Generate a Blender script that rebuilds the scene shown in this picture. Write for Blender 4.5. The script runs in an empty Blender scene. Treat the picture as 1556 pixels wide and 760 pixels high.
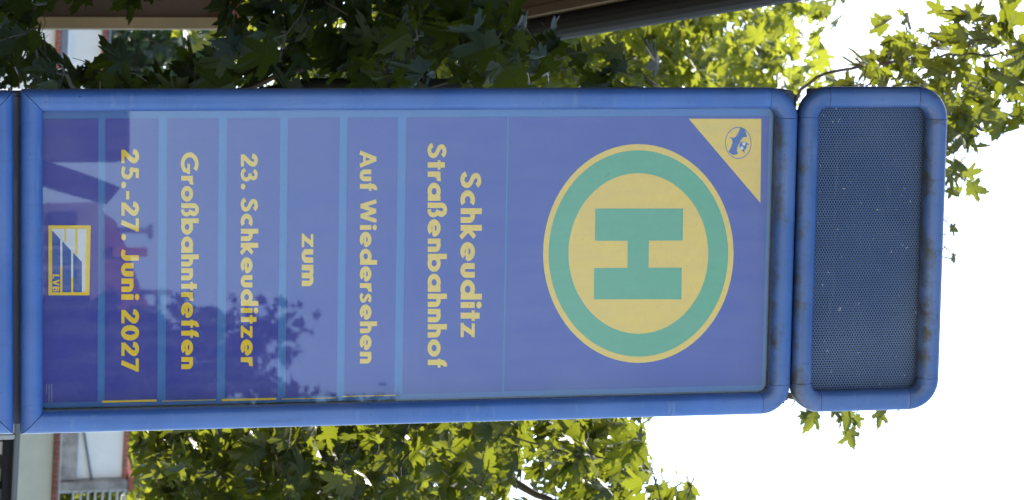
import bpy, bmesh, math, random
import numpy as np
from mathutils import Vector, Matrix
R = math.radians
random.seed(7); rng = np.random.default_rng(7)
scene = bpy.context.scene
COL = scene.collection

# ------------------------------------------------------------------ camera
# the photograph is turned on its side: picture right = up in the place, picture down = right in the place
F = 5200.0                                   # focal length in photograph pixels (1556 wide)
TILT, ROLL, YAW = 0.249964, -0.014357, 0.130777
X0, CAMZ = -0.293320, 1.6
fw = Vector((0, math.cos(TILT), math.sin(TILT))); up0 = Vector((0, -math.sin(TILT), math.cos(TILT))); r0 = Vector((1, 0, 0))
CR = r0*math.cos(ROLL) + up0*math.sin(ROLL); CU = -r0*math.sin(ROLL) + up0*math.cos(ROLL)
cam = bpy.data.cameras.new('camera'); cam_o = bpy.data.objects.new('camera', cam); COL.objects.link(cam_o)
m3 = Matrix((CU, -CR, -fw)).transposed()
cam_o.matrix_world = Matrix.Translation((0, 0, CAMZ)) @ m3.to_4x4()
cam.sensor_fit = 'HORIZONTAL'; cam.sensor_width = 36; cam.lens = F/1556*36
cam.clip_start = 0.1; cam.clip_end = 3000
cam.dof.use_dof = True; cam.dof.focus_distance = 6.15; cam.dof.aperture_fstop = 22
scene.camera = cam_o

# ------------------------------------------------------------------ sky, sun, exposure
SUN_AZ, SUN_EL = R(-32), R(43)               # azimuth from +Y towards +X: behind the sign, to its left
w = bpy.data.worlds.new('World'); scene.world = w; w.use_nodes = True
nt = w.node_tree; bg = nt.nodes['Background']
sky = nt.nodes.new('ShaderNodeTexSky'); sky.sky_type = 'NISHITA'; sky.sun_disc = False
sky.sun_elevation = SUN_EL; sky.sun_rotation = SUN_AZ; sky.dust_density = 1.5; sky.air_density = 1.0; sky.ozone_density = 1.0
nt.links.new(sky.outputs[0], bg.inputs[0]); bg.inputs[1].default_value = 0.15
sun = bpy.data.lights.new('sun', 'SUN'); sun.energy = 4.0; sun.angle = R(0.5); sun.color = (1, .95, .86)
sun_o = bpy.data.objects.new('sun', sun); COL.objects.link(sun_o)
sd = Vector((math.sin(SUN_AZ)*math.cos(SUN_EL), math.cos(SUN_AZ)*math.cos(SUN_EL), math.sin(SUN_EL)))
sun_o.rotation_euler = sd.to_track_quat('Z', 'Y').to_euler(); sun_o.location = sd*60
vs = scene.view_settings; vs.view_transform = 'Standard'; vs.look = 'None'; vs.gamma = 1; vs.use_curve_mapping = False
vs.exposure = 1.7
scene.cycles.max_bounces = 8; scene.cycles.transparent_max_bounces = 12; scene.cycles.caustics_reflective = False; scene.cycles.caustics_refractive = False

# ------------------------------------------------------------------ helpers
NV = Vector((math.sin(YAW), -math.cos(YAW), 0)); ES = Vector((math.cos(YAW), math.sin(YAW), 0)); S0 = Vector((X0, 6, 0)); CAM = Vector((0, 0, CAMZ))
def ray(u, v): return fw + CU*((v-778)/F) + CR*((u-380)/F)
def at(u, v, D):                              # the point seen at pixel (x=v, y=u) at distance D in front of the camera
    d = ray(u, v); return CAM + d*(D/d.y)
def atz(u, v, z): d = ray(u, v); return CAM + d*((z-CAMZ)/d.z)
def onplane(u, v, p, n): d = ray(u, v); return CAM + d*((p-CAM).dot(n)/d.dot(n))
def sl(u, v, n=0.0):                          # pixel -> sign coordinates (s to the right, t = height)
    P = onplane(u, v, S0+NV*n, NV); return ((P-S0).dot(ES), P.z)
GN = -0.004
def mirror(P): return P - NV*(2*(P-(S0+NV*GN)).dot(NV))
def behind(u, v, D): return mirror(at(u, v, D))   # where a thing stands that the sign's glass shows at (v, u)

def link(name, me, mat=None, parent=None):
    o = bpy.data.objects.new(name, me); COL.objects.link(o)
    if mat: me.materials.append(mat) if not me.materials else None
    if parent: o.parent = parent
    return o
def mesh(name, verts, faces, mat=None, parent=None, smooth=False):
    me = bpy.data.meshes.new(name); me.from_pydata([tuple(v) for v in verts], [], faces); me.update()
    if smooth: me.polygons.foreach_set('use_smooth', [True]*len(me.polygons))
    return link(name, me, mat, parent)
def tag(o, label=None, cat=None, group=None, kind=None):
    for k, x in (('label', label), ('category', cat), ('group', group), ('kind', kind)):
        if x: o[k] = x
    return o
def empty(name, loc, rz=0):
    o = bpy.data.objects.new(name, None); COL.objects.link(o); o.location = loc; o.rotation_euler = (0, 0, rz); o.empty_display_size = .2
    return o
def bm_obj(name, bm, mat, parent=None, smooth=False):
    bmesh.ops.recalc_face_normals(bm, faces=bm.faces[:])
    me = bpy.data.meshes.new(name); bm.to_mesh(me); bm.free()
    if smooth: me.polygons.foreach_set('use_smooth', [True]*len(me.polygons))
    return link(name, me, mat, parent)
def add_box(bm, a, b, bev=0):
    c = [(x+y)/2 for x, y in zip(a, b)]; d = [abs(y-x) for x, y in zip(a, b)]
    r = bmesh.ops.create_cube(bm, size=1, matrix=Matrix.Translation(c) @ Matrix.Diagonal((*d, 1)))
    if bev: bmesh.ops.bevel(bm, geom=list({e for v in r['verts'] for e in v.link_edges}), offset=bev, segments=2, affect='EDGES')
def box(name, a, b, mat, parent=None, bev=0):
    bm = bmesh.new(); add_box(bm, a, b, bev); return bm_obj(name, bm, mat, parent)
def tube_data(pts, rad, seg=8, cap=True):
    pts = [Vector(p) for p in pts]; V = []; Fc = []; n = len(pts)
    rad = rad if hasattr(rad, '__len__') else [rad]*n
    ref = Vector((.31, .23, .92)).normalized()
    for i, p in enumerate(pts):
        t = (pts[min(i+1, n-1)]-pts[max(i-1, 0)]).normalized()
        a = t.cross(ref).normalized(); b = t.cross(a)
        for k in range(seg):
            q = 2*math.pi*k/seg; V.append(p + (a*math.cos(q)+b*math.sin(q))*rad[i])
    for i in range(n-1):
        for k in range(seg):
            Fc.append((i*seg+k, i*seg+(k+1) % seg, (i+1)*seg+(k+1) % seg, (i+1)*seg+k))
    if cap: Fc += [tuple(range(seg))[::-1], tuple(range((n-1)*seg, n*seg))]
    return V, Fc
def tube(name, pts, rad, mat, parent=None, seg=8): V, Fc = tube_data(pts, rad, seg); return mesh(name, V, Fc, mat, parent, True)
def merge(parts):
    V = []; Fc = []
    for v, f in parts:
        k = len(V); V += list(v); Fc += [tuple(i+k for i in q) for q in f]
    return V, Fc

# ------------------------------------------------------------------ materials
def mat_new(name):
    m = bpy.data.materials.new(name); m.use_nodes = True; n = m.node_tree
    return m, n, n.nodes['Principled BSDF']
def noise(n, scale, detail=4, rough=.55, coord='Object', stretch=None):
    tc = n.nodes.new('ShaderNodeTexCoord'); t = n.nodes.new('ShaderNodeTexNoise'); t.inputs['Scale'].default_value = scale
    t.inputs['Detail'].default_value = detail; t.inputs['Roughness'].default_value = rough
    src = tc.outputs[coord]
    if stretch:
        mp = n.nodes.new('ShaderNodeMapping'); mp.inputs['Scale'].default_value = stretch; n.links.new(src, mp.inputs[0]); src = mp.outputs[0]
    n.links.new(src, t.inputs['Vector']); return t.outputs['Fac']
def ramp(n, fac, a, b):
    r = n.nodes.new('ShaderNodeMapRange'); r.inputs['From Min'].default_value = a; r.inputs['From Max'].default_value = b; r.clamp = True
    n.links.new(fac, r.inputs['Value']); return r.outputs[0]
def mix(n, fac, A, B):
    x = n.nodes.new('ShaderNodeMix'); x.data_type = 'RGBA'
    if isinstance(fac, float): x.inputs[0].default_value = fac
    else: n.links.new(fac, x.inputs[0])
    for s, c in ((x.inputs[6], A), (x.inputs[7], B)):
        if isinstance(c, tuple): s.default_value = (*c[:3], 1)
        else: n.links.new(c, s)
    return x.outputs[2]
def bump(n, b, fac, strength=.2, dist=.01):
    x = n.nodes.new('ShaderNodeBump'); x.inputs['Strength'].default_value = strength; x.inputs['Distance'].default_value = dist
    n.links.new(fac, x.inputs['Height']); n.links.new(x.outputs[0], b.inputs['Normal'])
def simple(name, col, rough=.6, var=.25, scale=6, bmp=0, metal=0, bscale=None):
    m, n, b = mat_new(name); b.inputs['Roughness'].default_value = rough; b.inputs['Metallic'].default_value = metal
    f = noise(n, scale, 6)
    c = mix(n, ramp(n, f, .3, .7), tuple(x*(1-var) for x in col), tuple(min(1, x*(1+var)) for x in col)); n.links.new(c, b.inputs['Base Color'])
    if bmp: bump(n, b, noise(n, bscale or scale*6, 5), bmp)
    return m
def paint(name, col, stain, scale=13, edge=None, chips=0):
    m, n, b = mat_new(name); b.inputs['Roughness'].default_value = .36; b.inputs['Coat Weight'].default_value = .15
    f = noise(n, 9, 6, .6); g = noise(n, 3.2, 3)
    c = mix(n, ramp(n, f, .35, .75), tuple(x*.86 for x in col), tuple(x*1.12+.012 for x in col))
    c = mix(n, ramp(n, g, .46, .66), c, tuple(x*.85+.05 for x in col)); st_ = noise(n, 1, 5, .6, 'Object', (7, 70, 70)); c = mix(n, ramp(n, st_, .60, .72), c, tuple(x*.8+.06 for x in col)); st_ = noise(n, 1, 5, .65, 'Object', (80, 80, 6)); c = mix(n, ramp(n, st_, .58, .78), c, tuple(x*.6+.01 for x in col))            # chalky faded patches
    s = noise(n, scale, 8, .68)
    if edge:                                                                     # growth collects along the lower, inner side of the top rails
        tc = n.nodes.new('ShaderNodeTexCoord'); sp = n.nodes.new('ShaderNodeSeparateXYZ'); n.links.new(tc.outputs['Object'], sp.inputs[0])
        q = n.nodes.new('ShaderNodeMapRange'); q.clamp = True; q.inputs['From Min'].default_value = edge+.006; q.inputs['From Max'].default_value = edge-.016; q.inputs['To Max'].default_value = .16
        n.links.new(sp.outputs['Z'], q.inputs[0]); a = n.nodes.new('ShaderNodeMath'); n.links.new(s, a.inputs[0]); n.links.new(q.outputs[0], a.inputs[1]); s = a.outputs[0]
    if chips: c = mix(n, ramp(n, noise(n, 85, 3, .6), .665, .70), c, (.30, .31, .33))
    lo = .76-stain*.30
    c = mix(n, ramp(n, s, lo, lo+.20), c, (.042, .042, .022))                    # algae and dirt
    k = noise(n, 160, 2, .5); c = mix(n, ramp(n, k, .72, .76), c, (.03, .035, .03))  # specks
    n.links.new(c, b.inputs['Base Color'])
    r = n.nodes.new('ShaderNodeMapRange'); r.inputs['To Min'].default_value = .28; r.inputs['To Max'].default_value = .55; n.links.new(f, r.inputs['Value']); n.links.new(r.outputs[0], b.inputs['Roughness'])
    bump(n, b, f, .05, .004); return m
def flat(name, col, rough=.5):
    m, n, b = mat_new(name); b.inputs['Roughness'].default_value = rough; b.inputs['Specular IOR Level'].default_value = .25
    f = noise(n, 30, 5, .6); wv = noise(n, 1, 3, .5, 'Object', (60, 60, 900))
    c = mix(n, ramp(n, f, .3, .7), tuple(x*.95 for x in col), tuple(min(1, x*1.04) for x in col))
    c = mix(n, ramp(n, wv, .35, .65), c, tuple(x*.90 for x in col))
    c = mix(n, ramp(n, noise(n, 4, 6, .65), .42, .75), c, tuple(x*.92+.02 for x in col))
    k = noise(n, 210, 1, .5); c = mix(n, ramp(n, k, .80, .815), c, (.05, .05, .04))
    n.links.new(c, b.inputs['Base Color']); return m
M = {}
BLUE = (.038, .118, .35)
M['blue'] = paint('blue_paint', BLUE, .12)
M['blue_mid'] = paint('blue_paint_weathered', (.038, .105, .29), .50)
M['blue_dirty'] = paint('blue_paint_algae', (.036, .095, .255), .72, 17)
M['rail_main'] = paint('blue_paint_top_rail', (.038, .105, .29), .50, 22, 3.6605-.13)
M['rail_top'] = paint('blue_paint_upper_rail', (.036, .095, .255), .62, 22, 3.956-.13)
M['rail_low'] = paint('blue_paint_lower_rail', (.036, .095, .255), .60, 22, 3.703-.13)
M['casing'] = paint('casing_paint', (.02, .035, .09), .5)
M['mesh'] = paint('grille_paint', (.036, .072, .16), .25, chips=1)
M['plate'] = flat('indigo_film', (.052, .052, .30))
M['backing'] = flat('pale_blue_film', (.055, .17, .42))
M['yellow'] = flat('yellow_film', (.95, .59, .018))
M['green'] = flat('green_film', (.12, .40, .155))
M['white'] = flat('white_film', (.72, .72, .70))
M['logoblue'] = flat('logo_blue_film', (.05, .10, .33))
M['grey'] = flat('grey_print', (.25, .25, .33))
M['seal'] = simple('rubber_seal', (.03, .028, .022), .8, .5, 40)
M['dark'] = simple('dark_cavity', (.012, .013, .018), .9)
def glass():
    m = bpy.data.materials.new('sign_glass'); m.use_nodes = True; n = m.node_tree; n.nodes.clear()
    o = n.nodes.new('ShaderNodeOutputMaterial'); t = n.nodes.new('ShaderNodeBsdfTransparent'); g = n.nodes.new('ShaderNodeBsdfGlossy'); g.inputs['Roughness'].default_value = .012
    t.inputs[0].default_value = (.93, .95, .95, 1)
    ge = n.nodes.new('ShaderNodeNewGeometry'); dt = n.nodes.new('ShaderNodeVectorMath'); dt.operation = 'DOT_PRODUCT'     # Schlick reflectance of a thin pane, same from both sides
    n.links.new(ge.outputs['Incoming'], dt.inputs[0]); n.links.new(ge.outputs['Normal'], dt.inputs[1])
    def mth(op, a, b=None):
        q = n.nodes.new('ShaderNodeMath'); q.operation = op
        for i, x in enumerate((a, b)):
            if x is None: continue
            if isinstance(x, (int, float)): q.inputs[i].default_value = x
            else: n.links.new(x, q.inputs[i])
        return q.outputs[0]
    fo = mth('ADD', mth('MULTIPLY', mth('POWER', mth('SUBTRACT', 1.0, mth('ABSOLUTE', dt.outputs['Value'])), 5.0), .91), .09)
    mx = n.nodes.new('ShaderNodeMixShader')
    n.links.new(fo, mx.inputs[0]); n.links.new(t.outputs[0], mx.inputs[1]); n.links.new(g.outputs[0], mx.inputs[2])
    d = n.nodes.new('ShaderNodeBsdfDiffuse'); d.inputs[0].default_value = (.45, .47, .5, 1)      # dust film
    bp_ = n.nodes.new('ShaderNodeBump'); bp_.inputs['Strength'].default_value = .007; bp_.inputs['Distance'].default_value = .01
    n.links.new(noise(n, 5, 2, .4), bp_.inputs['Height']); n.links.new(bp_.outputs[0], g.inputs['Normal'])       # panes are never quite flat
    f = mth('MULTIPLY', mth('ADD', noise(n, 14, 8, .7), noise(n, 1, 5, .6, 'Object', (55, 55, 4))), .5); f2 = n.nodes.new('ShaderNodeMapRange'); f2.inputs['From Min'].default_value = .42; f2.inputs['From Max'].default_value = .72; f2.inputs['To Max'].default_value = .10; n.links.new(f, f2.inputs[0])
    m2 = n.nodes.new('ShaderNodeMixShader'); n.links.new(f2.outputs[0], m2.inputs[0]); n.links.new(mx.outputs[0], m2.inputs[1]); n.links.new(d.outputs[0], m2.inputs[2])
    n.links.new(m2.outputs[0], o.inputs[0]); return m
M['glass'] = glass()
def leafmat(name, dark, light, trans, tw=.45, spec=.4):
    m = bpy.data.materials.new(name); m.use_nodes = True; n = m.node_tree; b = n.nodes['Principled BSDF']; out = n.nodes['Material Output']
    geo = n.nodes.new('ShaderNodeNewGeometry'); oi = n.nodes.new('ShaderNodeObjectInfo'); ad = n.nodes.new('ShaderNodeMath'); ad.operation = 'ADD'
    n.links.new(geo.outputs['Random Per Island'], ad.inputs[0]); n.links.new(oi.outputs['Random'], ad.inputs[1])
    fr = n.nodes.new('ShaderNodeMath'); fr.operation = 'FRACT'; n.links.new(ad.outputs[0], fr.inputs[0])
    c = mix(n, fr.outputs[0], dark, light); n.links.new(c, b.inputs['Base Color'])
    b.inputs['Roughness'].default_value = .42; b.inputs['Specular IOR Level'].default_value = spec
    t = n.nodes.new('ShaderNodeBsdfTranslucent'); tc = mix(n, fr.outputs[0], tuple(x*.7 for x in trans), trans); n.links.new(tc, t.inputs[0])
    mx = n.nodes.new('ShaderNodeMixShader'); mx.inputs[0].default_value = tw
    n.links.new(b.outputs[0], mx.inputs[1]); n.links.new(t.outputs[0], mx.inputs[2]); n.links.new(mx.outputs[0], out.inputs[0]); return m
M['leaf'] = leafmat('plane_leaf', (.018, .034, .007), (.062, .078, .016), (.26, .295, .02), .45)
M['leaf_shade'] = leafmat('shaded_leaf', (.010, .019, .006), (.028, .041, .010), (.11, .14, .010), .35, .18)  # darker leaf tones, with the crown's shade put into the colour
M['leaf_far'] = leafmat('bright_leaf', (.05, .08, .010), (.11, .13, .02), (.34, .37, .03), .5)
M['hedge'] = leafmat('evergreen_leaf', (.012, .028, .012), (.03, .055, .02), (.04, .08, .01), .2)
M['bark'] = simple('bark', (.10, .085, .06), .9, .4, 9, .4)
M['twig'] = simple('twig_bark', (.055, .045, .028), .9, .3, 9)
M['ground'] = simple('asphalt', (.055, .055, .055), .9, .3, 3, .3)
M['paving'] = simple('concrete_paving', (.50, .46, .385), .9, .2, 3, .2)
M['cream'] = simple('cream_render', (.60, .565, .44), .9, .08, 3, .15, bscale=60)
M['whitewall'] = simple('white_render', (.68, .66, .62), .9, .07, 2.5, .15, bscale=50)
M['cement'] = simple('weathered_cement', (.24, .22, .20), .95, .45, 5, .4)
M['brick'] = simple('red_brick', (.27, .085, .055), .85, .3, 9, .3)
M['mortar'] = simple('mortar', (.45, .42, .38), .95, .15, 12)
M['zinc'] = simple('zinc_flashing', (.16, .19, .24), .5, .2, 4, 0, .4)
M['pvc'] = simple('white_pipe', (.62, .64, .68), .4, .08, 4)
M['steel'] = simple('grey_steel', (.13, .145, .15), .5, .15, 4)
M['palemetal'] = simple('pale_metal', (.42, .42, .40), .5, .1, 4)
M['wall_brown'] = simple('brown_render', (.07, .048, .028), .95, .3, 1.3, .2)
M['soffit'] = simple('tan_soffit_boards', (.20, .13, .065), .8, .2, 2)
M['lit_edge'] = simple('lit_corner_ochre', (.26, .19, .085), .8, .2, 3)  # lighter ochre stands in for sky light on the wall corner
M['gutter'] = simple('dark_gutter', (.014, .013, .011), .85, .3, 4)
M['tiles'] = simple('roof_tiles', (.25, .10, .06), .85, .3, 3, .3)
M['fac_red'] = simple('rust_render', (.17, .075, .06), .9, .15, 1)
M['fac_grey'] = simple('grey_render', (.20, .19, .20), .9, .15, 1)
M['windark'] = simple('window_glass', (.02, .025, .03), .15, .2, 2)
M['mast'] = simple('dark_mast_paint', (.02, .022, .03), .5, .2, 2)

# ------------------------------------------------------------------ ground
g = mesh('ground', [(-900, -900, 0), (900, -900, 0), (900, 900, 0), (-900, 900, 0)], [(0, 1, 2, 3)], M['ground']); tag(g, kind='structure')
pv = box('pavement', (-14, -16, -.1), (16, 8.6, .13), M['paving'], bev=.01); tag(pv, kind='structure')
PZ = .13

# ------------------------------------------------------------------ the stop sign column
SIGN = empty('tram_stop_sign', S0 + Vector((0, 0, PZ)), YAW)
tag(SIGN, 'tall blue framed tram stop column with green H roundel and yellow lettering', 'sign')
def SP(s, t, n=0): return Vector((s, -n, t-PZ))           # sign coordinates -> local
W_ = .6104; FR = .0195                                    # width, half tube width
def prof(c, a, b, seg=14):                                # rounded tube section: a across, b out of the face
    out = []
    for k in range(seg):
        q = 2*math.pi*k/seg; x, y = math.cos(q), math.sin(q); e = 3.0
        rr = (abs(x)**e+abs(y)**e)**(-1/e); out.append((x*rr*a, y*rr*b))
    return out
PR = prof(0, FR, .022, 18)
def sweep(name, path, mat):                               # path: list of (s, t, outward dir (s,t)); section lies in outward x normal
    V = []; Fc = []; n = len(PR)
    for (s, t, os_, ot) in path:
        for a, b in PR: V.append(SP(s+os_*a, t+ot*a, b))
    for i in range(len(path)-1):
        for k in range(n): Fc.append((i*n+k, (i+1)*n+k, (i+1)*n+(k+1) % n, i*n+(k+1) % n))
    L0 = (len(path)-1)*n; V += V[:n]+V[L0:L0+n]; Fc += [tuple(range(L0+n, L0+2*n)), tuple(range(L0+2*n, L0+3*n))[::-1]]
    o = mesh(name, V, Fc, mat, SIGN, True)
    bm = bmesh.new(); bm.from_mesh(o.data); bmesh.ops.recalc_face_normals(bm, faces=bm.faces[:]); bm.to_mesh(o.data); bm.free()
    return o
def frame(s0, s1, t0, t1, rb, rt, mats, gap=.0008):
    a = FR; s0 += a; s1 -= a; t0 += a; t1 -= a            # centre line
    mt, mb, ms, mc = mats
    def corner(cx, cy, r, q0, mat):
        path = [(cx+r*math.cos(q), cy+r*math.sin(q), math.cos(q), math.sin(q)) for q in [q0+math.pi/2*i/10 for i in range(11)]]
        sweep('corner_piece', path, mat)
    def bar(p, q, o, mat, m0, m1):                        # mitred ends extend the ends: shear via start/end offsets
        d = (q[0]-p[0], q[1]-p[1]); l = math.hypot(*d); d = (d[0]/l, d[1]/l); V = []; n = len(PR)
        for (c, sg, mm) in ((p, -1, m0), (q, 1, m1)):
            for a_, b_ in PR:
                e = sg*(a_ if mm else 0) - sg*gap
                V.append(SP(c[0]+o[0]*a_+d[0]*e, c[1]+o[1]*a_+d[1]*e, b_))
        Fc = [(k, n+k, n+(k+1) % n, (k+1) % n) for k in range(n)] + [tuple(range(2*n, 3*n)), tuple(range(3*n, 4*n))[::-1]]; V += V[:]
        ob = mesh('frame_bar', V, Fc, mat, SIGN, True)
        bm = bmesh.new(); bm.from_mesh(ob.data); bmesh.ops.recalc_face_normals(bm, faces=bm.faces[:])
        bmesh.ops.subdivide_edges(bm, edges=[e for e in bm.edges if abs((e.verts[0].co-e.verts[1].co).length) > .1], cuts=6)
        bm.to_mesh(ob.data); bm.free()
    bar((s0, t0+rb), (s0, t1-rt), (-1, 0), ms, rb == 0, rt == 0)
    bar((s1, t0+rb), (s1, t1-rt), (1, 0), ms, rb == 0, rt == 0)
    bar((s0+rb, t0), (s1-rb, t0), (0, -1), mb, rb == 0, rb == 0)
    bar((s0+rt, t1), (s1-rt, t1), (0, 1), mt, rt == 0, rt == 0)
    if rt: corner(s1-rt, t1-rt, rt, 0, mc); corner(s0+rt, t1-rt, rt, math.pi/2, mc)
    if rb: corner(s0+rb, t0+rb, rb, math.pi, mb); corner(s1-rb, t0+rb, rb, 1.5*math.pi, mb)
T0, T1 = 2.250, 3.680
frame(0, W_, T0, T1, 0, .036, (M['rail_main'], M['blue'], M['blue'], M['blue_mid']))
frame(-.001, W_-.001, 3.6835, 3.9755, .036, .040, (M['rail_top'], M['rail_low'], M['blue_mid'], M['blue_dirty']))
frame(.002, W_-.001, .42, 2.2375, 0, 0, (M['blue'], M['blue'], M['blue'], M['blue']))
def sbox(name, s0, s1, t0, t1, n0, n1, mat, parent=SIGN, bev=0):
    return box(name, SP(s0, t0, n1), SP(s1, t1, n0), mat, parent, bev)
sbox('casing', .010, W_-.012, .30, 3.69, -.105, -.024, M['casing'], bev=.006)
bmc = bmesh.new(); add_box(bmc, SP(.010, 3.6935, -.024), SP(W_-.013, 3.966, -.10))
bmesh.ops.bevel(bmc, geom=[e for e in bmc.edges if abs(e.verts[0].co.y-e.verts[1].co.y) > .05], offset=.04, segments=6, affect='EDGES')
bm_obj('loudspeaker_housing', bmc, M['casing'], SIGN)

sbox('plinth', -.03, W_+.03, PZ-.02, .31, -.15, .04, M['steel'], bev=.01)
sbox('timetable_panel', .038, W_-.038, .45, 2.205, -.022, -.010, M['plate'])
# backing, seal, glass of the main panel
I0, I1, J0, J1 = .037, W_-.038, 2.284, 3.643
def sheet(name, poly, n, mat, parent=SIGN, bias=0):       # flat polygon in sign coordinates
    return mesh(name, [SP(s, t, n) for s, t in poly], [tuple(range(len(poly)))], mat, parent)
def rr(s0, s1, t0, t1, r, seg=6, low=True):
    out = []
    for cx, cy, q in ((s1-r, t1-r, 0), (s0+r, t1-r, 1), (s0+(r if low else .001), t0+(r if low else .001), 2), (s1-(r if low else .001), t0+(r if low else .001), 3)):
        k = r if (low or q < 2) else .001
        out += [(cx+k*math.cos(math.pi/2*(q+i/seg)), cy+k*math.sin(math.pi/2*(q+i/seg))) for i in range(seg+1)]
    return out
PN = -.0165
BACK = sheet('backing_sheet', rr(I0-.01, I1+.01, J0-.01, J1+.01, .02, 5), PN-.001, M['backing'])
# dark seal round the opening
so = rr(I0-.008, I1+.008, J0-.008, J1+.008, .02, 6); si = rr(I0+.0035, I1-.0035, J0+.004, J1-.004, .012, 6)
N = len(so); V = [SP(s, t, -.0148) for s, t in so]+[SP(s, t, -.0148) for s, t in si]
mesh('rubber_seal', V, [(i, (i+1) % N, N+(i+1) % N, N+i) for i in range(N)], M['seal'], SIGN)
sheet('glass_pane', rr(I0-.012, I1+.012, J0-.012, J1+.012, .02, 5), GN, M['glass'])

def px(u, v, n=PN+.001): return sl(u, v, n)
def plate(v0, v1, u0=183, name='sign_plate'):             # rectangle between picture columns v0..v1
    a = px(u0, v0); c = px(400, v1); b = px(400, v0)
    s0 = .0545; s1 = .5595
    poly = [(s0, b[1]), (s1, b[1]), (s1, c[1]), (s0, c[1])]
    o = sheet(name, poly, PN+.0004, M['plate']); return o, (s0, s1, b[1], c[1])
# --- lettering: strokes of a geometric bold face, built as thin flat shapes
LW = .22; XH = .69
def catmull(P, k=6):
    P = [Vector((*p, 0)) for p in P]; Q = [P[0]*2-P[1]]+P+[P[-1]*2-P[-2]]; out = []
    for i in range(1, len(Q)-2):
        a, b, c, d = Q[i-1:i+3]
        for j in range(k):
            t = j/k; out.append(.5*((2*b)+(c-a)*t+(2*a-5*b+4*c-d)*t*t+(3*b-a-3*c+d)*t**3))
    out.append(P[-1]); return [(p.x, p.y) for p in out]
def stroke(P, w=LW):
    n = len(P); Lf = []; Rt = []
    for i in range(n):
        def dr(a, b): q = Vector((P[b][0]-P[a][0], P[b][1]-P[a][1])); return q.normalized()
        if i == 0: d = dr(0, 1); k = 1
        elif i == n-1: d = dr(n-2, n-1); k = 1
        else:
            d1, d2 = dr(i-1, i), dr(i, i+1); d = (d1+d2).normalized(); k = 1/max(.5, d.dot(d1))
        nx, ny = -d.y*w/2*k, d.x*w/2*k; Lf.append((P[i][0]+nx, P[i][1]+ny)); Rt.append((P[i][0]-nx, P[i][1]-ny))
    return [[Lf[i], Rt[i], Rt[i+1], Lf[i+1]] for i in range(n-1)]
def arc(cx, cy, rx, ry, a0, a1, k=20): return [(cx+rx*math.cos(R(a0+(a1-a0)*i/k)), cy+ry*math.sin(R(a0+(a1-a0)*i/k))) for i in range(k+1)]
def disc(cx, cy, r, k=16): return [[(cx+r*math.cos(2*math.pi*i/k), cy+r*math.sin(2*math.pi*i/k)) for i in range(k)]]
RC = (XH-LW)/2+.012; HW = LW/2; OW = 2*RC+LW              # bowl radius (centre line), bowl width
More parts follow.
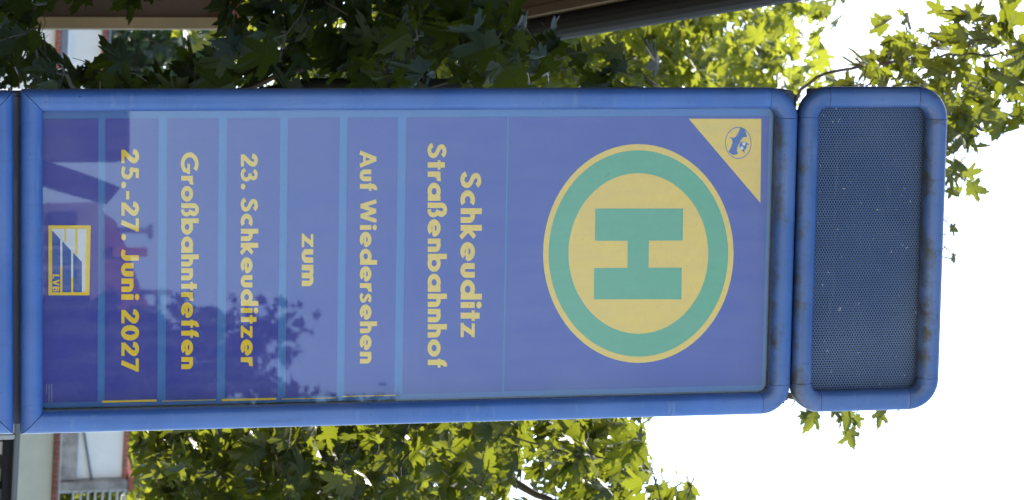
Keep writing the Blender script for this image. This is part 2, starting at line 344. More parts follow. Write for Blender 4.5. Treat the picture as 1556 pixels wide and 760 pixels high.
def glyph(c):
    st = []; S = lambda P, w=LW: st.append(stroke(P, w)); cy = XH/2; cx = RC+HW
    stem = lambda x, h=XH, y=0: S([(x, y), (x, h)])
    if c == 'o': S(arc(cx, cy, RC, RC, 0, 360, 32)); return st, OW
    if c == 'c': S(arc(cx, cy, RC, RC, 52, 308, 26)); return st, OW*.84
    if c == 'e': S(arc(cx, cy, RC, RC, -8, 318, 30)); S([(HW, cy-.03), (OW-HW*.4, cy-.03)], .14); return st, OW
    if c == 'a': S(arc(cx, cy, RC, RC, 0, 360, 32)); stem(OW-HW+.03); return st, OW+.03
    if c == 'd': S(arc(cx, cy, RC, RC, 0, 360, 32)); stem(OW-HW+.03, 1.04); return st, OW+.03
    if c == 'b': S(arc(cx+.03, cy, RC, RC, 0, 360, 32)); stem(HW, 1.04); return st, OW+.03
    if c in 'nhm':
        a = .165 if c != 'm' else .158; h = 1.04 if c == 'h' else XH
        stem(HW, h); y = XH-HW+.012-a
        S([(HW+2*a, 0)]+arc(HW+a, y, a, a, 0, 175, 14)); e = HW+2*a
        if c == 'm': S([(e+2*a, 0)]+arc(e+a, y, a, a, 0, 175, 14)); e += 2*a
        return st, e+HW
    if c == 'u':
        a = .165; S([(HW, XH)]+arc(HW+a, a+HW-.012, a, a, 180, 355, 16)+[(HW+2*a, XH)]); return st, 2*HW+2*a
    if c == 'r': stem(HW); S(arc(HW+.24, XH-.30, .22, .215, 168, 78, 10)); return st, .385
    if c == 'i': stem(HW+.02); st.append(disc(HW+.02, .90, .132)); return st, LW+.04
    if c == 't': stem(.195, .93); S([(.0, XH-.075), (.39, XH-.075)], .15); return st, .39
    if c == 'f': S([(.16, 0), (.16, .78)]+arc(.31, .78, .15, .165, 170, 82, 8)); S([(.0, XH-.075), (.37, XH-.075)], .15); return st, .38
    if c == 'k': stem(HW, 1.04); S([(.46, XH), (.17, .37), (.48, 0)], .19); return st, .57
    if c == 'z': S([(.02, XH-.075), (.54, XH-.075)], .15); S([(.41, XH-.08), (.13, .08)], .19); S([(.0, .075), (.54, .075)], .15); return st, .54
    if c == 's': S(catmull([(.40, .54), (.33, .605), (.23, .615), (.125, .57), (.115, .475), (.19, .39), (.30, .32), (.365, .22), (.33, .12), (.22, .07), (.12, .085), (.04, .16)]), .165); return st, .46
    if c == 'S': S(catmull([(.50, .79), (.41, .89), (.30, .91), (.165, .86), (.12, .74), (.18, .62), (.32, .53), (.45, .43), (.49, .29), (.43, .15), (.28, .09), (.14, .13), (.05, .27)]), .2); return st, .60
    if c == 'G': S(arc(.51, .5, .41, .42, 48, 318, 30)); S([(.50, .44), (.98, .44)], .16); S([(.855, .47), (.80, .20)], .19); return st, .98
    if c == 'A': S([(.10, 0), (.41, .98)], .2); S([(.72, 0), (.41, .98)], .2); S([(.2, .27), (.62, .27)], .15); return st, .82
    if c == 'W':
        for a, b in (((.10, 1), (.33, .04)), ((.33, .04), (.56, .98)), ((.56, .98), (.79, .04)), ((.79, .04), (1.02, 1))): S([a, b], .19)
        return st, 1.12
    if c == 'V': S([(.08, 1), (.36, .03)], .2); S([(.64, 1), (.36, .03)], .2); return st, .74
    if c == 'L': stem(HW, 1); S([(0, .09), (.5, .09)], .18); return st, .52
    if c == 'B': stem(HW, 1); S([(.1, .91), (.3, .91)]+arc(.31, .72, .17, .19, 85, -90, 12)+[(.1, .53)], .17); S([(.1, .53), (.3, .53)]+arc(.33, .305, .2, .22, 85, -90, 12)+[(.1, .085)], .17); return st, .62
    if c == 'J': S(catmull([(.32, 1), (.32, .6), (.32, .27), (.25, .12), (.13, .09), (.0, .15)])); return st, .45
    if c == 'ß': S([(HW, 0), (HW, .72)]+arc(.29, .74, .185, .20, 172, -60, 18)); S(catmull([(.30, .56), (.43, .50), (.50, .36), (.49, .2), (.40, .10), (.27, .085)]), .19); return st, .61
    if c == '2': S(catmull([(.09, .67), (.13, .83), (.28, .905), (.43, .83), (.455, .68), (.38, .52), (.25, .34), (.10, .13)])); S([(.02, .09), (.56, .09)], .18); return st, .57
    if c == '3': S(catmull([(.10, .76), (.17, .88), (.29, .91), (.42, .84), (.42, .66), (.32, .56), (.22, .545)]), .18); S(catmull([(.22, .545), (.36, .53), (.47, .42), (.48, .27), (.41, .13), (.27, .085), (.13, .13), (.05, .26)]), .18); return st, .58
    if c == '5': S([(.13, .91), (.52, .91)], .18); S([(.21, .92), (.165, .50)], .17); S(catmull([(.13, .50), (.25, .575), (.39, .54), (.475, .42), (.475, .27), (.40, .13), (.26, .085), (.06, .15)]), .185); return st, .58
    if c == '7': S([(.02, .91), (.56, .91)], .18); S([(.46, .93), (.18, 0)], .2); return st, .56
    if c == '0': S(arc(.30, .5, .20, .41, 0, 360, 32)); return st, .60
    if c == '.': st.append(disc(.15, .13, .135)); return st, .30
    if c == '-': S([(.02, .36), (.36, .36)], .17); return st, .38
    return st, .3
def lettering(text, u0, u1, v0, v1, parent, col='yellow', name='lettering', gaps=.075, dn=.0008):
    polys = []; x = 0; lay = 0
    for c in text:
        if c == ' ': x += .30; continue
        st, wd = glyph(c)
        for k, sk in enumerate(st):
            for q in sk: polys.append(([(p[0]+x, p[1]) for p in q], k))
        x += wd+gaps
    x -= gaps; V = []; Fc = []
    for q, k in polys:
        i = len(V)
        for gx, gy in q:
            s, t = px(u0+(u1-u0)*gx/x, v0+(v1-v0)*gy); V.append(SP(s, t, PN+dn+.00012*k))
        Fc.append(tuple(range(i, i+len(q))))
    return mesh(name, V, Fc, M[col], parent)
def ppoly(name, pts, mat, parent, dn): return mesh(name, [SP(*px(u, v), PN+dn) for v, u in pts], [tuple(range(len(pts)))], M[mat], parent)
# plates, bottom to top (picture left to right)
p_logo, _ = plate(65, 149); p_date, _ = plate(160, 240); p_meet, _ = plate(253, 331); p_num, _ = plate(344, 424)
p_zum, _ = plate(436, 514); p_auf, _ = plate(526, 602); p_stop, _ = plate(615, 767); p_H, _ = plate(770, 1163)
lettering('25.-27. Juni 2027', 227, 565, 184.5, 211, p_date)
lettering('Großbahntreffen', 232, 561, 275.5, 301, p_meet)
lettering('23. Schkeuditzer', 234, 556, 366, 391.5, p_num)
lettering('zum', 355, 435, 458.5, 484, p_zum)
lettering('Auf Wiedersehen', 228.5, 552.5, 547, 572, p_auf)
lettering('Straßenbahnhof', 218.5, 559, 650, 678, p_stop)
lettering('Schkeuditz', 262, 512.5, 700, 731, p_stop)
for a, b, t, uu, pl in ((155, 238, 3.2, 609.5, p_date), (246, 328, 1.0, 608.5, p_meet), (337, 420, 3.2, 607, p_num), (428, 511, 1.2, 605.5, p_zum), (520, 602, 1.4, 601.5, p_auf)):
    ppoly('edge_line', [(a, uu-t/2+1), (b, uu-t/2-1), (b, uu+t/2-1), (a, uu+t/2+1)], 'yellow', pl, .0016)
# the H roundel (drawn slightly oval, as on the plate)
def oval(name, cv, cu, rv, ru, mat, dn, parent, hole=None, k=72):
    a = [(cv+rv*math.cos(2*math.pi*i/k), cu+ru*math.sin(2*math.pi*i/k)) for i in range(k)]
    if not hole: return ppoly(name, a, mat, parent, dn)
    b = [(cv+hole[0]*math.cos(2*math.pi*i/k), cu+hole[1]*math.sin(2*math.pi*i/k)) for i in range(k)]
    return mesh(name, [SP(*px(u, v), PN+dn) for v, u in a+b], [(i, (i+1) % k, k+(i+1) % k, k+i) for i in range(k)], M[mat], parent)
oval('yellow_disc', 970, 385.3, 144.7, 166.2, 'yellow', .0008, p_H)
oval('green_ring', 970, 385.3, 136.5, 156.8, 'green', .0011, p_H, (106.3, 122))
ppoly('letter_h', [(904.5, 317), (1038, 317), (1037.5, 365.5), (986, 365.8), (985.5, 407), (1036, 406.7), (1035.5, 455), (902.5, 455), (902.8, 407.5), (953.5, 407.2), (953.7, 366), (904, 366)], 'green', p_H, .0011)
tri = ppoly('corner_triangle', [(1046.5, 180.5), (1157, 180.5), (1155.5, 308.5)], 'yellow', p_H, .0008)
def z7(x, y): return (1090+x/10.86, 180+y/10.86)
# bat emblem
oval('emblem_ring', 1121.8, 217.3, 20.0, 24.2, 'logoblue', .0012, p_H, (19.0, 23.1))
bat = [(380, 158), (440, 170), (465, 215), (490, 305), (430, 312), (385, 360), (372, 400), (350, 430), (330, 480), (322, 530), (345, 580), (300, 600), (245, 603), (185, 550), (225, 480), (250, 400), (245, 350), (205, 305), (265, 325), (320, 290), (350, 230)]
ppoly('bat_emblem', [z7(*q) for q in bat], 'logoblue', p_H, .0012)
c7 = z7(425, 455); oval('bat_emblem', c7[0], c7[1], 5.6, 6.4, 'logoblue', .0013, p_H, k=24)
ppoly('bat_emblem', [z7(*q) for q in ((468, 385), (530, 437), (478, 432))], 'logoblue', p_H, .0014)
ppoly('bat_emblem', [z7(*q) for q in ((395, 525), (455, 572), (443, 515))], 'logoblue', p_H, .0014)
for q in ((437, 420), (402, 490)):
    c = z7(*q); oval('emblem_eye', c[0], c[1], 2.5, 2.8, 'white', .0016, p_H, k=16)
# operator logo
def z3(x, y): return (60+x/4.75, 320+y/4.75)
def q3(name, pts, mat, dn): return ppoly(name, [z3(*p) for p in pts], mat, p_logo, dn)
q3('logo_field', [(65, 107), (370, 107), (360, 612), (65, 612)], 'yellow', .0008)
q3('logo_field', [(92, 132), (338, 132), (330, 585), (92, 590)], 'white', .0011)
dg = lambda x: 145+(x-92)*1.055
for a, b in ((92, 150), (165, 228), (243, 306)): q3('logo_stripe', [(a, dg(a)), (b, dg(b)), (b, 590), (a, 590)], 'logoblue', .0014)
for a, b, y in ((150, 165, 400), (228, 243, 482)): q3('logo_stripe', [(a, y), (b, y), (b, 590), (a, 590)], 'yellow', .0014)
for a, b, y in ((180, 193, 232), (260, 272, 322)): q3('logo_stripe', [(a, 130), (b, 130), (b, y), (a, y-13)], 'yellow', .0016)
lettering('LVB', *[z3(0, y)[1] for y in (461, 586)], *[z3(x, 0)[0] for x in (95, 143)], p_logo, dn=.0017, gaps=.12)
parts = []
for row, (vv, a, b, h) in enumerate(((78.5, 584, 612, 2.2), (74.5, 584, 612, 1.6), (70.5, 584, 598, 1.4))):
    x = a
    while x < b:
        l = random.uniform(1.2, 3.5); P = [(vv-h/2, x), (vv+h/2, x), (vv+h/2, min(x+l, b)), (vv-h/2, min(x+l, b))]
        parts.append(([SP(*px(u, v), PN+.001) for v, u in P], [(0, 1, 2, 3)])); x += l+.7
V, Fc = merge(parts); mesh('small_print', V, Fc, M['grey'], p_logo)
# perforated grille
def grille(s0, s1, t0, t1, p, hole, n, thick):
    V = []; Fc = []; idx = {}
    rows = int((s1-s0)/(p*.866))+1; colsn = int((t1-t0)/p)+2; Rv = p/math.sqrt(3)
    def vid(x, y):
        k = (round(x*1e5), round(y*1e5))
        if k not in idx: idx[k] = len(V); V.append(SP(min(max(x, s0), s1), min(max(y, t0), t1), n))
        return idx[k]
    for i in range(rows+1):
        for j in range(colsn):
            x = s0+i*p*.866; y = t0+(j+(.5 if i % 2 else 0))*p-p*.5
            if y > t1-p*.3 or y < t0+p*.3 or x > s1-p*.3 or x < s0+p*.3:
                o = [vid(x+Rv*math.cos(R(60*k)), y+Rv*math.sin(R(60*k))) for k in range(6)]
                if len(set(o)) == 6: Fc.append(tuple(o))
                continue
            o = [vid(x+Rv*math.cos(R(60*k)), y+Rv*math.sin(R(60*k))) for k in range(6)]
            b = len(V); V.extend(SP(x+hole*math.cos(R(60*k)), y+hole*math.sin(R(60*k)), n) for k in range(6))
            b2 = len(V); V.extend(SP(x+hole*math.cos(R(60*k)), y+hole*math.sin(R(60*k)), n-thick) for k in range(6))
            for k in range(6):
                k2 = (k+1) % 6; Fc.append((o[k], o[k2], b+k2, b+k)); Fc.append((b+k, b+k2, b2+k2, b2+k))
    return mesh('perforated_grille', V, Fc, M['mesh'], SIGN)
sheet('speaker_backing', rr(.02, W_-.022, 3.70, 3.958, .03, 6), -.0215, M['dark'])
grille(.031, W_-.034, 3.715, 3.945, .0052, .00185, -.012, .0015)

# ------------------------------------------------------------------ background buildings (walls turned 26 degrees)
BY = R(26)
class Face:                                   # a vertical wall plane through the point seen at (u, v) at distance D
    def __init__(s, u, v, D, yaw=BY):
        s.p = at(u, v, D); s.e = Vector((math.cos(yaw), math.sin(yaw), 0)); s.n = Vector((math.sin(yaw), -math.cos(yaw), 0)); s.yaw = yaw
    def pt(s, u, v, out=0): P = onplane(u, v, s.p+s.n*out, s.n); return ((P-s.p).dot(s.e), P.z)
    def root(s, name): return empty(name, (s.p.x, s.p.y, 0), s.yaw)
    def box(s, name, a0, a1, z0, z1, o0, o1, mat, parent, bev=0): return box(name, (a0, -o1, z0), (a1, -o0, z1), mat, parent, bev)
def coping(fc, a0, a1, z0, z1, o1, parent, pitch=.075):
    fc.box('mortar_bed', a0, a1, z0+.004, z1-.006, -.24, o1-.012, M['mortar'], parent)
    bm = bmesh.new(); x = a0
    while x < a1-.01:
        add_box(bm, (x+.006, -o1, z0), (min(x+pitch-.006, a1), .23, z1+random.uniform(-.004, .004)), .004); x += pitch
    o = bm_obj('brick_coping', bm, M['brick'], parent); o['kind'] = 'stuff'
# right: cream outbuilding with brick coping, and a taller white one behind it
fA = Face(700, 60, 40)
A = fA.root('cream_outbuilding'); tag(A, 'cream rendered outbuilding with a red brick coping along its parapet', 'building')
xL, _ = fA.pt(470, 60); xR, _ = fA.pt(900, 60); zt = fA.pt(700, 80.5)[1]; zc = fA.pt(700, 88.5)[1]
fA.box('wall', xL, xR, 0, zt, -2.2, 0, M['cream'], A)
coping(fA, xL-.03, xR+.03, zt, zc, .05, A, .075)
z1 = fA.pt(700, 94)[1]; z2 = fA.pt(700, 98)[1]
tube('gutter_pipe', [(xL, -.02+.4, z1), (xR, -.02+.4, z1)], (z2-z1)*.42, M['pvc'], A)
tube('cable', [(xL, .3, zc+.04), (xR, .3, zc+.06)], .02, M['steel'], A, 5)
fB = Face(690, 150, 46)
B = fB.root('white_outbuilding'); tag(B, 'white rendered outbuilding with stained plinth and brick coping, behind the cream one', 'building')
bL, _ = fB.pt(430, 150); bR, _ = fB.pt(726, 150); b0 = fB.pt(690, 118)[1]; b1 = fB.pt(690, 187)[1]; b2 = fB.pt(690, 191.5)[1]; bp, _ = fB.pt(739.5, 150)
fB.box('wall', bL, bR, 0, b1, -1.4, 0, M['whitewall'], B)
fB.box('stained_band', bL, bR-.03, b0-.8, b0-.01, 0.002, .10, M['cement'], B, .01)
coping(fB, bL, bR, b1, b2+.02, .05, B)
fB.box('pier', bR, bp, 0, fB.pt(730, 193)[1], -1.2, .10, M['cement'], B, .01)
fB.box('pier_cap', bR-.05, bp+.02, fB.pt(730, 193)[1], fB.pt(730, 201)[1], -1.2, .12, M['brick'], B, .008)
tube('cable', [(fB.pt(655, 130, .05)[0], -.05, fB.pt(655, 127, .05)[1]), (fB.pt(735, 140, .05)[0], -.05, fB.pt(735, 140, .05)[1])], .018, M['steel'], B, 5)
# trellis fence right of the pier
TR = fB.root('trellis_fence'); tag(TR, 'pale metal trellis fence standing right of the grey pier', 'fence')
e0 = bp+.02; e1 = bp+2.2; tz0 = fB.pt(745, 112)[1]; tz1 = fB.pt(745, 190)[1]
for i in range(8): fB.box('rail', e0, e1, tz0+(tz1-tz0)*i/7-.014, tz0+(tz1-tz0)*i/7+.014, -.03, -.005, M['palemetal'], TR)
for i in range(6): fB.box('bar', e0+.03+.38*i, e0+.085+.38*i, 0, tz1+.03, -.06, -.032, M['palemetal'], TR)
# carport below (grey fascia, dark underneath)
fC = Face(710, 22, 12.5, R(30))
C = fC.root('carport'); tag(C, 'carport with grey fascia and dark open space below the cream wall', 'carport')
cL, _ = fC.pt(560, 22); cR, _ = fC.pt(850, 22); c0 = fC.pt(710, 20)[1]; c1 = fC.pt(710, 28.5)[1]
fC.box('fascia', cL, cR, c0, c1, -.05, 0, M['steel'], C, .004)
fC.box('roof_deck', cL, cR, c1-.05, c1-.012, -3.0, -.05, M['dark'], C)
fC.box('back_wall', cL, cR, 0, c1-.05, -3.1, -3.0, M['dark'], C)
for a in (cL+.05, fC.pt(757, 10)[0]): fC.box('post', a, a+.1, 0, c0, -.16, -.06, M['mast'], C)
fC.box('rail', fC.pt(738, 6)[0], cR, fC.pt(745, 6)[1]-.004, fC.pt(745, 7)[1], -.14, -.11, M['palemetal'], C)
bx0, bz0 = fC.pt(672, -10, -.1); bx1, bz1 = fC.pt(716, 14, -.1)
V = [(bx0, .1, bz1), (bx0, .1, bz0), (bx0+(bx1-bx0)*.25, .1, bz0), (bx0+(bx1-bx0)*.62, .1, bz1)]
V += [(x, y+.03, z) for x, y, z in V]
mesh('gable_board', V, [(0, 1, 2, 3), (7, 6, 5, 4), (0, 4, 5, 1), (1, 5, 6, 2), (2, 6, 7, 3), (3, 7, 4, 0)], M['pvc'], C)
# pale frame standing just behind the lower sign box
fN = Face(660, 10, 7.2, YAW)
NB = fN.root('notice_board'); tag(NB, 'pale grey framed notice board standing behind the lower sign box', 'notice board')
n0, _ = fN.pt(560, 10); n1, nz1 = fN.pt(668, 22.5); n2, nz2 = fN.pt(660, 18.5)
fN.box('frame_post', n2, n1, 0, nz1, -.04, 0, M['palemetal'], NB, .002)
fN.box('frame_post', n0, n0+.012, 0, nz1, -.04, 0, M['palemetal'], NB, .002)
fN.box('frame_rail', n0+.012, n2, nz2, nz1-.0005, -.038, -.002, M['palemetal'], NB, .002)
fN.box('board', n0+.012, n2, .8, nz2, -.03, -.01, M['steel'], NB)
# left: white house seen between the leaves
fD = Face(70, 120, 43)
Dh = fD.root('white_house'); tag(Dh, 'white rendered house with two red brick courses, behind the shaded leaves', 'house')
dL, _ = fD.pt(-60, 120); dR, _ = fD.pt(136, 120); dS, _ = fD.pt(100, 88)
zs0 = fD.pt(68, 84)[1]; zs1 = fD.pt(68, 92)[1]; zg1 = fD.pt(68, 102)[1]; zw1 = fD.pt(68, 107)[1]; zl0 = fD.pt(68, 155)[1]; zl1 = fD.pt(68, 163)[1]; zz = fD.pt(68, 167)[1]
fD.box('wall', dL, dR, 0, zl0, -3, 0, M['whitewall'], Dh)
coping(fD, dL, dS, zs0, zs1, .10, Dh, .075)
fD.box('window_band', dL, dS+.02, zs1+.003, zg1, .002, .05, M['zinc'], Dh, .004)
fD.box('window_rail', dL, dS, zg1, zw1, .002, .065, M['pvc'], Dh, .004)
coping(fD, dL, fD.pt(110, 160)[0], zl0, zl1, .06, Dh, .075)
fD.box('roof_flashing', dL, fD.pt(112, 160)[0], zl1+.006, zz, -.3, .07, M['zinc'], Dh)

# ------------------------------------------------------------------ building with the eave, on the left
ZE = 4.6
E1 = atz(84, 692, ZE); E2 = atz(0, 1195, ZE)
dE = (E2-E1).normalized(); E3 = E1 + dE*((E2-E1).length*2.1); nE = Vector((-dE.y, dE.x, 0))
if nE.x > 0: nE = -nE
SH = empty('station_house', (E1.x, E1.y, 0), math.atan2(dE.y, dE.x)); tag(SH, 'shaded brown rendered house with tan soffit and dark gutter along its eave', 'house')
ln = (E3-E1).length; sg = 1 if Matrix.Rotation(-math.atan2(dE.y, dE.x), 3, 'Z') @ nE @ Vector((0, 1, 0)) > 0 else -1
OV = .30
GO = .10                                      # gutter stands this far outside the fascia; E1-E2 is its outer edge
def hb(name, x0, x1, y0, y1, z0, z1, mat, bev=0): return box(name, (x0, sg*(y0+GO), z0), (x1, sg*(y1+GO), z1), mat, SH, bev)
# wall corner: where the corner seen at u=42 stands on the wall line
wl = E1 + nE*(OV+.10)
Pc = onplane(44, 250, wl, nE); xc = max(.05, (Pc-E1).dot(dE))
hb('wall', xc, ln, OV, 6.0, 0, ZE-.02, M['wall_brown'])
hb('lit_corner_strip', xc-.03, xc+.035, OV-.02, OV+.10, 0, ZE-.03, M['lit_edge'])  # pale strip in place of a lit wall edge
nb = 5
for i in range(nb): hb('soffit_board', -.02, ln, .02+(OV+.05)*i/nb, .02+(OV+.05)*(i+1)/nb-.006, ZE-.015, ZE+.005, M['soffit'])
hb('fascia_board', -.03, ln, -.012, .018, ZE-.02, ZE+.16, M['soffit'])
V = []; seg = 8
for x in (-.05, ln):
    for ri in (.046, .041):
        for k in range(seg+1):
            q = math.pi+math.pi*k/seg; V.append((x, sg*(.047+ri*math.cos(q)), ZE+.06+ri*math.sin(q)))
n1_ = seg+1; Fc = []
for k in range(seg):
    Fc += [(k, k+1, 2*n1_+k+1, 2*n1_+k), (n1_+k, 3*n1_+k, 3*n1_+k+1, n1_+k+1), (k, n1_+k, n1_+k+1, k+1)]
for k in (0, seg): Fc.append((k, 2*n1_+k, 3*n1_+k, n1_+k))
mesh('gutter', V, Fc, M['gutter'], SH)
for i in range(6): hb('gutter_bracket', .5+i*1.6, .53+i*1.6, -.1, -.012, ZE+.058, ZE+.066, M['gutter'])
V = [(-.1, sg*.06, ZE+.17), (ln, sg*.06, ZE+.17), (ln, sg*6, ZE+4.6), (-.1, sg*6, ZE+4.6)]; V += [(x, y, z+.12) for x, y, z in V]
mesh('roof', V, [(0, 1, 2, 3), (7, 6, 5, 4), (0, 4, 5, 1), (1, 5, 6, 2), (2, 6, 7, 3), (3, 7, 4, 0)], M['tiles'], SH)
V = [(xc, sg*(OV+.13), ZE-.02), (xc, sg*6, ZE-.02), (xc, sg*6, ZE+4.5), (xc+.2, sg*(OV+.13), ZE-.02), (xc+.2, sg*6, ZE-.02), (xc+.2, sg*6, ZE+4.5)]
mesh('gable_wall', V, [(0, 1, 2), (5, 4, 3), (0, 3, 4, 1), (1, 4, 5, 2), (2, 5, 3, 0)], M['wall_brown'], SH)

Pk = at(44, 220, 14.2)
zk = at(44, 342, 14.2).z
def wb(name, a, b, mat):
    o = box(name, a, b, mat); o.data.transform(k0_m); o.parent = SH; return o
bpy.context.view_layer.update(); k0_m = SH.matrix_world.inverted()
wb('annex_wall', (Pk.x-3.2, Pk.y+.004, 0), (Pk.x-.045, Pk.y+.16, zk), M['wall_brown'])
wb('lit_corner_strip', (Pk.x-.047, Pk.y-.02, 0), (Pk.x, Pk.y+.07, zk), M['lit_edge'])  # lit edge of the wall corner, put in as a paler strip
wb('annex_roof', (Pk.x-3.3, Pk.y-.05, zk), (Pk.x+.01, Pk.y+.2, zk+.06), M['tiles'])

# ------------------------------------------------------------------ trees
def leaf_outline():
    h = [(.0, .04), (.10, .0), (.25, .05), (.44, .02), (.37, .14), (.42, .21), (.30, .26), (.40, .36), (.55, .44), (.64, .60), (.50, .58), (.47, .66), (.33, .56), (.20, .52), (.22, .66), (.17, .76), (.19, .83), (.08, .88), (.0, 1.06)]
    return h + [(-x, y) for x, y in h[-2:0:-1]]
OUT = np.array(leaf_outline())
def leaf_verts(curl, fold, twist, lob):
    P = np.vstack([[0, .34], OUT]); x = P[:, 0]*lob; y = P[:, 1]
    z = -fold*np.abs(x) - curl*(y**2)*.5 - .35*x*x + twist*x*y
    return np.stack([x, y, z], 1)
NL = len(OUT); LF = [(0, i+1, (i+1) % NL+1) for i in range(NL)]
VAR = [leaf_verts(rng.uniform(-.4, 1.3), rng.uniform(-.5, .6), rng.uniform(-.8, .8), rng.uniform(.75, 1.12)) for _ in range(10)]
LM = {}
def leaf_mesh(k, mk):
    if (k, mk) not in LM:
        me = bpy.data.meshes.new('leaf'); V = np.vstack([VAR[k], [[-.008, .08, .0], [.008, .08, 0], [.006, -.35, .02], [-.006, -.35, .02]]])
        me.from_pydata(V.tolist(), [], LF+[(NL+1, NL+2, NL+3, NL+4)]); me.materials.append(M[mk]); LM[k, mk] = me
    return LM[k, mk]
def leaf_rot(hang):
    tip = Vector((rng.normal(), rng.normal(), rng.normal()-hang)).normalized()
    nrm = Vector((rng.normal()*.6, rng.normal()*.6, 1.0)); x = tip.cross(nrm).normalized(); z = x.cross(tip)
    return np.array([[x.x, tip.x, z.x], [x.y, tip.y, z.y], [x.z, tip.z, z.z]])
LSTEP = np.array([(0, i+1, (i+1) % NL+1) for i in range(NL)])
def foliage(name, items, mk, parent):         # many leaves as one part
    if not items: return
    V = np.concatenate([VAR[k] @ Rm.T*s + p for p, Rm, s, k in items]); nv = NL+1
    Fi = (LSTEP[None]+(np.arange(len(items))*nv)[:, None, None]).reshape(-1, 3)
    me = bpy.data.meshes.new(name); me.vertices.add(len(V)); me.vertices.foreach_set('co', V.ravel().astype('f4'))
    me.loops.add(Fi.size); me.loops.foreach_set('vertex_index', Fi.ravel().astype('i4'))
    me.polygons.add(len(Fi)); me.polygons.foreach_set('loop_start', np.arange(0, Fi.size, 3, dtype='i4')); me.polygons.foreach_set('loop_total', np.full(len(Fi), 3, 'i4'))
    me.update(); me.validate(); o = link(name, me, M[mk], parent); o['kind'] = 'stuff'; return o
def inpoly(x, y, P):
    c = False; j = len(P)-1
    for i in range(len(P)):
        if (P[i][1] > y) != (P[j][1] > y) and x < (P[j][0]-P[i][0])*(y-P[i][1])/(P[j][1]-P[i][1])+P[i][0]: c = not c
        j = i
    return c
def project(p):
    d = Vector(p)-CAM; k = d.dot(fw); return 380+F*d.dot(CR)/k, 778+F*d.dot(CU)/k, k
